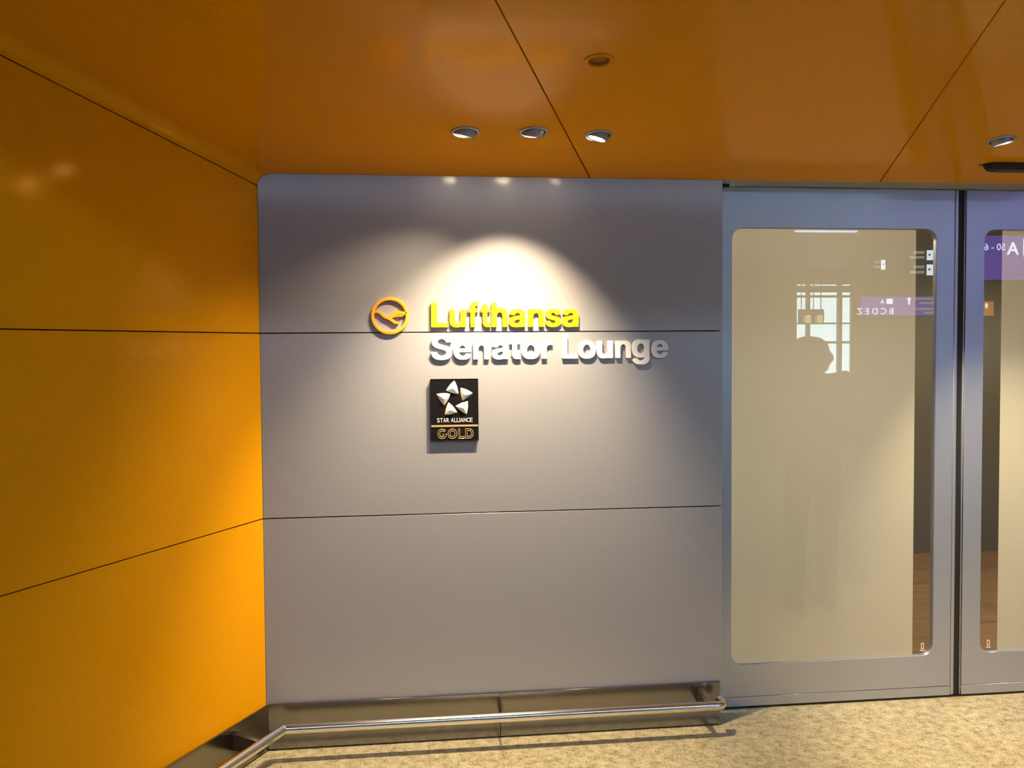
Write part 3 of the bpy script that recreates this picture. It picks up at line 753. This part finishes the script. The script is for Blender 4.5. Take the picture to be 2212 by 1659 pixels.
# ------------------------------------------------------------------ the hall behind the camera (it shows in the glass)
WX0, WX1, WZ0, WZ1 = 12.21, 14.10, 0.25, 3.40
hw = add('wall_hall', merge([box_mesh((-9, -24.4, 0), (WX0, -24.1, ZH)), box_mesh((WX1, -24.4, 0), (17, -24.1, ZH)),
                             box_mesh((WX0, -24.4, WZ1), (WX1, -24.1, ZH)), box_mesh((WX0, -24.4, 0), (WX1, -24.1, WZ0)),
                             box_mesh((-9.1, -24.4, 0), (-9, YEND, ZH)), box_mesh((17, -24.4, 0), (17.1, YEND, ZH))]), HALLW)
tag(hw, kind='structure')
tag(add('ceiling_hall', box_mesh((-9.1, -24.5, ZH), (17.1, YEND + 0.08, ZH + 0.1)), HALLC), kind='structure')
wn = root('window_1', ((WX0 + WX1) / 2, -24.2, WZ0))
tag(wn, kind='structure')
FRM = mat('window_frame_brown', (0.10, 0.085, 0.07), rough=0.5)
for x0_, x1_ in ((WX0, 12.27), (12.60, 12.70), (13.61, 13.73), (14.04, WX1)):
    add('mullion', box_mesh((x0_, -24.28, WZ0), (x1_, -24.14, WZ1)), FRM, wn)
for z0_, z1_ in ((WZ0, WZ0 + 0.06), (1.545, 1.62), (2.14, 2.19), (2.96, 3.03), (3.12, 3.32), (WZ1 - 0.04, WZ1)):
    for x0_, x1_ in ((12.27, 12.60), (12.70, 13.61), (13.73, 14.04)):
        add('transom', box_mesh((x0_, -24.27, z0_), (x1_, -24.15, z1_)), FRM, wn)
for x0_, x1_ in ((12.27, 12.60), (12.70, 13.61), (13.73, 14.04)):
    for z0_, z1_ in ((WZ0 + 0.06, 1.545), (1.62, 2.14), (2.19, 2.96), (3.03, 3.12), (3.32, WZ1 - 0.04)):
        add('pane', box_mesh((x0_, -24.215, z0_), (x1_, -24.205, z1_)), WGLASS, wn)

def luminaire(x0_, x1_, y, label, w_=0.16):
    o = root('linear_luminaire', ((x0_ + x1_) / 2, y, ZH - 0.07))
    tag(o, label, 'ceiling light', 'linear luminaires of the hall ceiling')
    add('housing', box_mesh((x0_ - 0.01, y - w_ / 2 - 0.01, ZH - 0.045), (x1_ + 0.01, y + w_ / 2 + 0.01, ZH - 0.0005)), SBODY, o)
    add('diffuser', box_mesh((x0_, y - w_ / 2, ZH - 0.07), (x1_, y + w_ / 2, ZH - 0.0455)), TUBE, o)
luminaire(-5.5, 9.5, -5.2, 'added long strip light of the hall ceiling nearest the yellow portal', 0.40)  # added for ambient light and a bluish reflection in the grey metal
luminaire(-5.5, 11.0, -10.0, 'second added long strip light of the hall ceiling, counted from the portal', 0.40)  # also added: ambient light, and blue on the top door rails
luminaire(7.83, 9.07, -14.0, 'short strip light of the hall reflected at the top of the left door pane', 0.14)

def text_on(o, s, fr, u, v, size, material, w_, name='lettering', off=0.0):
    cu = bpy.data.curves.new('t', 'FONT'); cu.body = s; cu.size = size; cu.extrude = 0.0015; cu.offset = off
    ob = bpy.data.objects.new('t', cu)
    me = bpy.data.meshes.new_from_object(ob); bpy.data.objects.remove(ob); bpy.data.curves.remove(cu)
    m_ = fr.mtx(w_ + 0.0015); m_.translation = fr.p(u, v, w_ + 0.0015)
    me.transform(m_)
    return tag(add(name, me, material, o), kind='stuff')

def hang_sign(name, label, cat, x0_, x1_, z0_, z1_, y, face, rot=0.0, depth=0.14, ztop=ZH):
    """backlit sign; its face looks towards the portal (+Y). Returns root and a face frame (u from its left)."""
    cx = (x0_ + x1_) / 2
    o = root(name, (cx, y - depth / 2, z0_))
    tag(o, label, cat)
    ux = Vector((-math.cos(rot), -math.sin(rot), 0)); 
    FR = Frame(Vector((cx, y, 0)) - ux * (x1_ - x0_) / 2, ux, (0, 0, 1))       # normal = +Y side
    w_ = x1_ - x0_
    add('body', plate_mesh([rect(-0.012, z0_ - 0.012, w_ + 0.012, z1_ + 0.012)], depth, FR, -depth), SBODY, o)
    add('face', plate_mesh([rect(0, z0_, w_, z1_)], 0.004, FR, 0.0005), face, o)
    for t in (0.15, 0.85):
        p_ = FR.p(w_ * t, 0, -depth / 2)
        add('hanger', tube_mesh([(p_.x, p_.y, z1_ + 0.010), (p_.x, p_.y, ztop)], 0.012, 8), SBODY, o)
    return o, FR, w_

o, FR, w_ = hang_sign('hanging_sign', 'purple backlit hall sign listing gates B C D E Z, seen reflected', 'sign', 6.66, 7.80, 1.945, 2.215, -9.0, PURP, rot=0.10)
text_on(o, 'B C D E Z', FR, 0.66, 1.965, 0.125, SWHITE, 0.005)
text_on(o, 'A', FR, 0.80, 2.115, 0.085, SWHITE, 0.005)
add('pictogram', plate_mesh([rect(0.68, 2.110, 0.77, 2.185)], 0.002, FR, 0.005), SWHITE, o)
add('arrow', plate_mesh([[(0.43, 2.100), (0.455, 2.100), (0.455, 2.17), (0.48, 2.17), (0.4425, 2.205), (0.405, 2.17), (0.43, 2.17)]], 0.002, FR, 0.005), SWHITE, o)
for z_, u_ in ((2.165, 0.36), (2.105, 0.30), (2.02, 0.34), (1.965, 0.22)):       # illegible lines of text
    add('text_line', plate_mesh([rect(0.03, z_, u_, z_ + 0.030)], 0.002, FR, 0.005), SGREY, o)

o, FR, w_ = hang_sign('hanging_sign', 'large purple backlit hall sign reading A 50-69 with an arrow', 'sign', 6.30, 8.05, 2.25, 2.74, -6.0, PURP, rot=0.06)
# u runs from the sign's own left (its far +X end)
add('arrow_box', plate_mesh([rect(0.84, 2.515, 1.02, 2.705), [(0.89, 2.555), (0.985, 2.61), (0.89, 2.665)]], 0.002, FR, 0.005), SWHITE, o)
text_on(o, 'A', FR, 1.075, 2.53, 0.20, SWHITE, 0.005, off=0.002)
text_on(o, '50 - 69', FR, 1.225, 2.580, 0.105, SWHITE, 0.005)

for k, (x0_, x1_, z0_, z1_, y, lab) in enumerate(((9.04, 9.52, 2.985, 3.20, -12.0, 'dark hall sign with white pictogram and two lines, upper of a pair'),
                                                  (9.04, 9.52, 2.72, 2.950, -12.0, 'dark hall sign with white pictogram and two lines, lower of a pair'),
                                                  (9.93, 10.24, 3.06, 3.30, -15.0, 'small dark hall sign with white pictogram, farther down the hall'))):
    o, FR, w_ = hang_sign('info_sign', lab, 'sign', x0_, x1_, z0_, z1_, y, SBODY, rot=0.10, ztop=2.9725 if k == 1 else ZH)
    bw = 0.135 if k < 2 else 0.09
    hgt = z1_ - z0_
    add('pictogram', plate_mesh([rect(0.03, z0_ + 0.02, 0.03 + bw, z1_ - 0.02), rect(0.03 + bw * .35, z0_ + hgt * .45, 0.03 + bw * .6, z0_ + hgt * .62)], 0.002, FR, 0.005), SWHITE, o)
    for f_, u_ in ((0.62, 0.80), (0.22, 0.92)):                          # illegible lines of text
        add('text_line', plate_mesh([rect(0.05 + bw, z0_ + hgt * f_, w_ * u_, z0_ + hgt * (f_ + 0.22))], 0.002, FR, 0.005), SGREY, o)
for k, (x0_, x1_) in enumerate(((9.70, 9.975), (10.005, 10.27))):
    o, FR, w_ = hang_sign('restroom_sign', 'dark restroom sign with cream pictogram before the far window, ' + ('left of two' if k == 0 else 'right of two'), 'sign', x0_, x1_, 2.03, 2.36, -18.0, SBODY)
    add('pictogram', plate_mesh([rect(0.03, 2.05, 0.15, 2.23), rect(0.055, 2.08, 0.07, 2.20), rect(0.10, 2.08, 0.115, 2.20)], 0.002, FR, 0.005), SYEL, o)
    add('text_panel', plate_mesh([rect(0.16, 2.06, 0.21, 2.21)], 0.002, FR, 0.005), SGREY, o)
o, FR, w_ = hang_sign('advert_box', 'orange backlit advertising box of the hall, seen reflected in the right pane', 'sign', 8.56, 8.87, 1.945, 2.155, -9.3, SORA)
add('pictogram', plate_mesh([[(0.10, 2.05), (0.13, 2.06), (0.14, 2.10), (0.12, 2.14), (0.095, 2.11)]], 0.002, FR, 0.005), SWHITE, o)
add('caption', plate_mesh([rect(0.06, 1.965, 0.19, 1.985)], 0.002, FR, 0.005), SGREY, o)

# ------------------------------------------------------------------ bystander off to the right, whose outline shows in the left door pane
def skin_mesh(verts, edges, radii, sub=2):
    me = bpy.data.meshes.new('s'); me.from_pydata(verts, edges, [])
    ob = bpy.data.objects.new('s', me); COL.objects.link(ob)
    sk = ob.modifiers.new('skin', 'SKIN'); sk.use_smooth_shade = True
    for i, r in enumerate(radii):
        d = me.skin_vertices[0].data[i]
        d.radius = r if isinstance(r, tuple) else (r, r)
        d.use_root = (i == 0)
    sb_ = ob.modifiers.new('sub', 'SUBSURF'); sb_.levels = sub; sb_.render_levels = sub
    dg = bpy.context.evaluated_depsgraph_get()
    out_ = bpy.data.meshes.new_from_object(ob.evaluated_get(dg))
    bpy.data.objects.remove(ob)
    return out_
PX, PY = 2.40, -1.22
pr = root('person', (PX, PY, 0))
tag(pr, 'person in a dark coat, seen as an outline reflected in the left door pane', 'person')
def T(pts): return [(PX + x, PY + y, z) for x, y, z in pts]
# faces the hall, head turned towards +X: trunk, neck, arms
V_ = T([(0, 0, 0.83), (0, 0.01, 0.98), (0, 0.01, 1.13), (0, 0.01, 1.27), (0, 0.0, 1.355), (0.01, -0.01, 1.42),
        (0.165, 0.01, 1.338), (0.215, 0.03, 1.07), (0.205, -0.12, 0.93), (0.16, -0.21, 0.97),
        (-0.165, 0.01, 1.338), (-0.215, 0.03, 1.07), (-0.205, -0.12, 0.93), (-0.14, -0.21, 0.97),
        (0.09, 0, 0.76), (0.095, -0.02, 0.44), (0.095, 0.01, 0.09), (-0.09, 0, 0.76), (-0.095, -0.02, 0.44), (-0.095, 0.01, 0.09)])
E_ = [(0, 1), (1, 2), (2, 3), (3, 4), (4, 5), (3, 6), (6, 7), (7, 8), (8, 9), (3, 10), (10, 11), (11, 12), (12, 13), (0, 14), (14, 15), (15, 16), (0, 17), (17, 18), (18, 19)]
R_ = [(.16, .13), (.145, .12), (.16, .13), (.15, .11), .065, .055, .076, .058, .042, .032, .076, .055, .042, .032, .085, .062, .045, .085, .062, .045]
body = add('body', skin_mesh(V_, E_, R_), CLOTH, pr)
body.data.materials.append(TROUS); body.data.materials.append(SKIN)
zb = WORLDLOC[body].z
for p_ in body.data.polygons:
    p_.use_smooth = True
    zc = p_.center.z + zb
    p_.material_index = 1 if zc < 0.74 else (2 if zc > 1.41 and abs(p_.center.x + WORLDLOC[body].x - PX) < 0.09 else 0)
def ball(c_, rx, ry, rz, seg=24):
    bm = bmesh.new(); bmesh.ops.create_uvsphere(bm, u_segments=seg, v_segments=seg // 2, radius=1)
    for v in bm.verts: v.co = Vector((c_[0] + v.co.x * rx, c_[1] + v.co.y * ry, c_[2] + v.co.z * rz))
    return bm
hc = (PX + 0.010, PY, 1.480)
bm = ball(hc, 0.088, 0.073, 0.108)
for v in bm.verts:                       # jaw, nose bridge, eye sockets
    d = v.co - Vector(hc)
    if d.z < -0.03: v.co.y = hc[1] + d.y * (1 + (d.z + .03) * 4); 
    if d.x > 0.06 and abs(d.y) < 0.018 and -0.035 < d.z < 0.02: v.co.x += 0.022
    if d.x > 0.05 and 0.018 < abs(d.y) < 0.045 and 0.0 < d.z < 0.035: v.co.x -= 0.008
    if d.x > 0.04 and abs(d.y) < 0.03 and d.z < -0.07: v.co.x += 0.014
head = add('head', from_bm(bm), SKIN, pr, smooth=80)
bm = ball((hc[0] - 0.045, hc[1], hc[2] + 0.002), 0.122, 0.098, 0.112)
for v in bm.verts:
    if v.co.z < hc[2] - 0.02 and v.co.x < hc[0] - 0.04: v.co.z -= 0.07; v.co.x -= 0.01
bmesh.ops.delete(bm, geom=[v for v in bm.verts if (v.co.x > hc[0] + 0.035 and v.co.z < hc[2] + 0.05) or (v.co.x > hc[0] - 0.04 and v.co.z < hc[2] - 0.085)], context='VERTS')
add('hair', from_bm(bm), HAIR, head, smooth=80)
for sy in (-1, 1):
    bm = ball((hc[0] + 0.071, hc[1] + sy * 0.03, hc[2] + 0.014), 0.010, 0.012, 0.008, 10)
    add('eye', from_bm(bm), LETW, head, smooth=80)
    bm = ball((hc[0] - 0.005, hc[1] + sy * 0.074, hc[2] - 0.005), 0.02, 0.010, 0.030, 12)
    add('ear', from_bm(bm), SKIN, head, smooth=80)
add('mouth', from_bm(ball((hc[0] + 0.074, hc[1], hc[2] - 0.055), 0.008, 0.022, 0.006, 10)), mat('lips', (0.35, 0.12, 0.10)), head, smooth=80)
def hand(w0, fwd, side):
    fwd = Vector(fwd).normalized(); up = Vector((0, 0, 1)); sd = fwd.cross(up).normalized() * side
    vs, es, rs = [Vector(w0)], [], [.030]
    vs.append(Vector(w0) + fwd * 0.05); es.append((0, 1)); rs.append((.036, .016))
    ms = [skin_mesh([tuple(v) for v in vs], es, rs, 1)]
    for k, (off, ln) in enumerate(((-0.027, .062), (-0.009, .074), (0.009, .070), (0.026, .056))):
        b0 = Vector(w0) + fwd * 0.055 + up * (-off)
        p = [b0, b0 + fwd * ln * .45 + sd * .006, b0 + fwd * ln * .75 + sd * .018, b0 + fwd * ln * .92 + sd * .030]
        ms.append(tube_mesh(p, [.0088, .0084, .0078, .0065], 8))
    b0 = Vector(w0) + fwd * 0.02 + up * 0.026
    ms.append(tube_mesh([b0, b0 + fwd * .025 + up * .014 + sd * .01, b0 + fwd * .05 + up * .014 + sd * .02], [.011, .0095, .0075], 8))
    return merge(ms)
add('hand', hand(V_[9], (-0.35, -1, 0.15), 1), SKIN, pr, smooth=80)
add('hand', hand(V_[13], (0.35, -1, 0.15), -1), SKIN, pr, smooth=80)
for sy in (-1, 1):
    bm = ball((PX + sy * 0.095, PY - 0.05, 0.045), 0.048, 0.135, 0.05, 16)
    for v in bm.verts:
        v.co.z = max(v.co.z, 0.001)
        if v.co.y < PY - 0.08: v.co.z *= 0.75
    add('shoe', from_bm(bm), SHOE, pr, smooth=80)
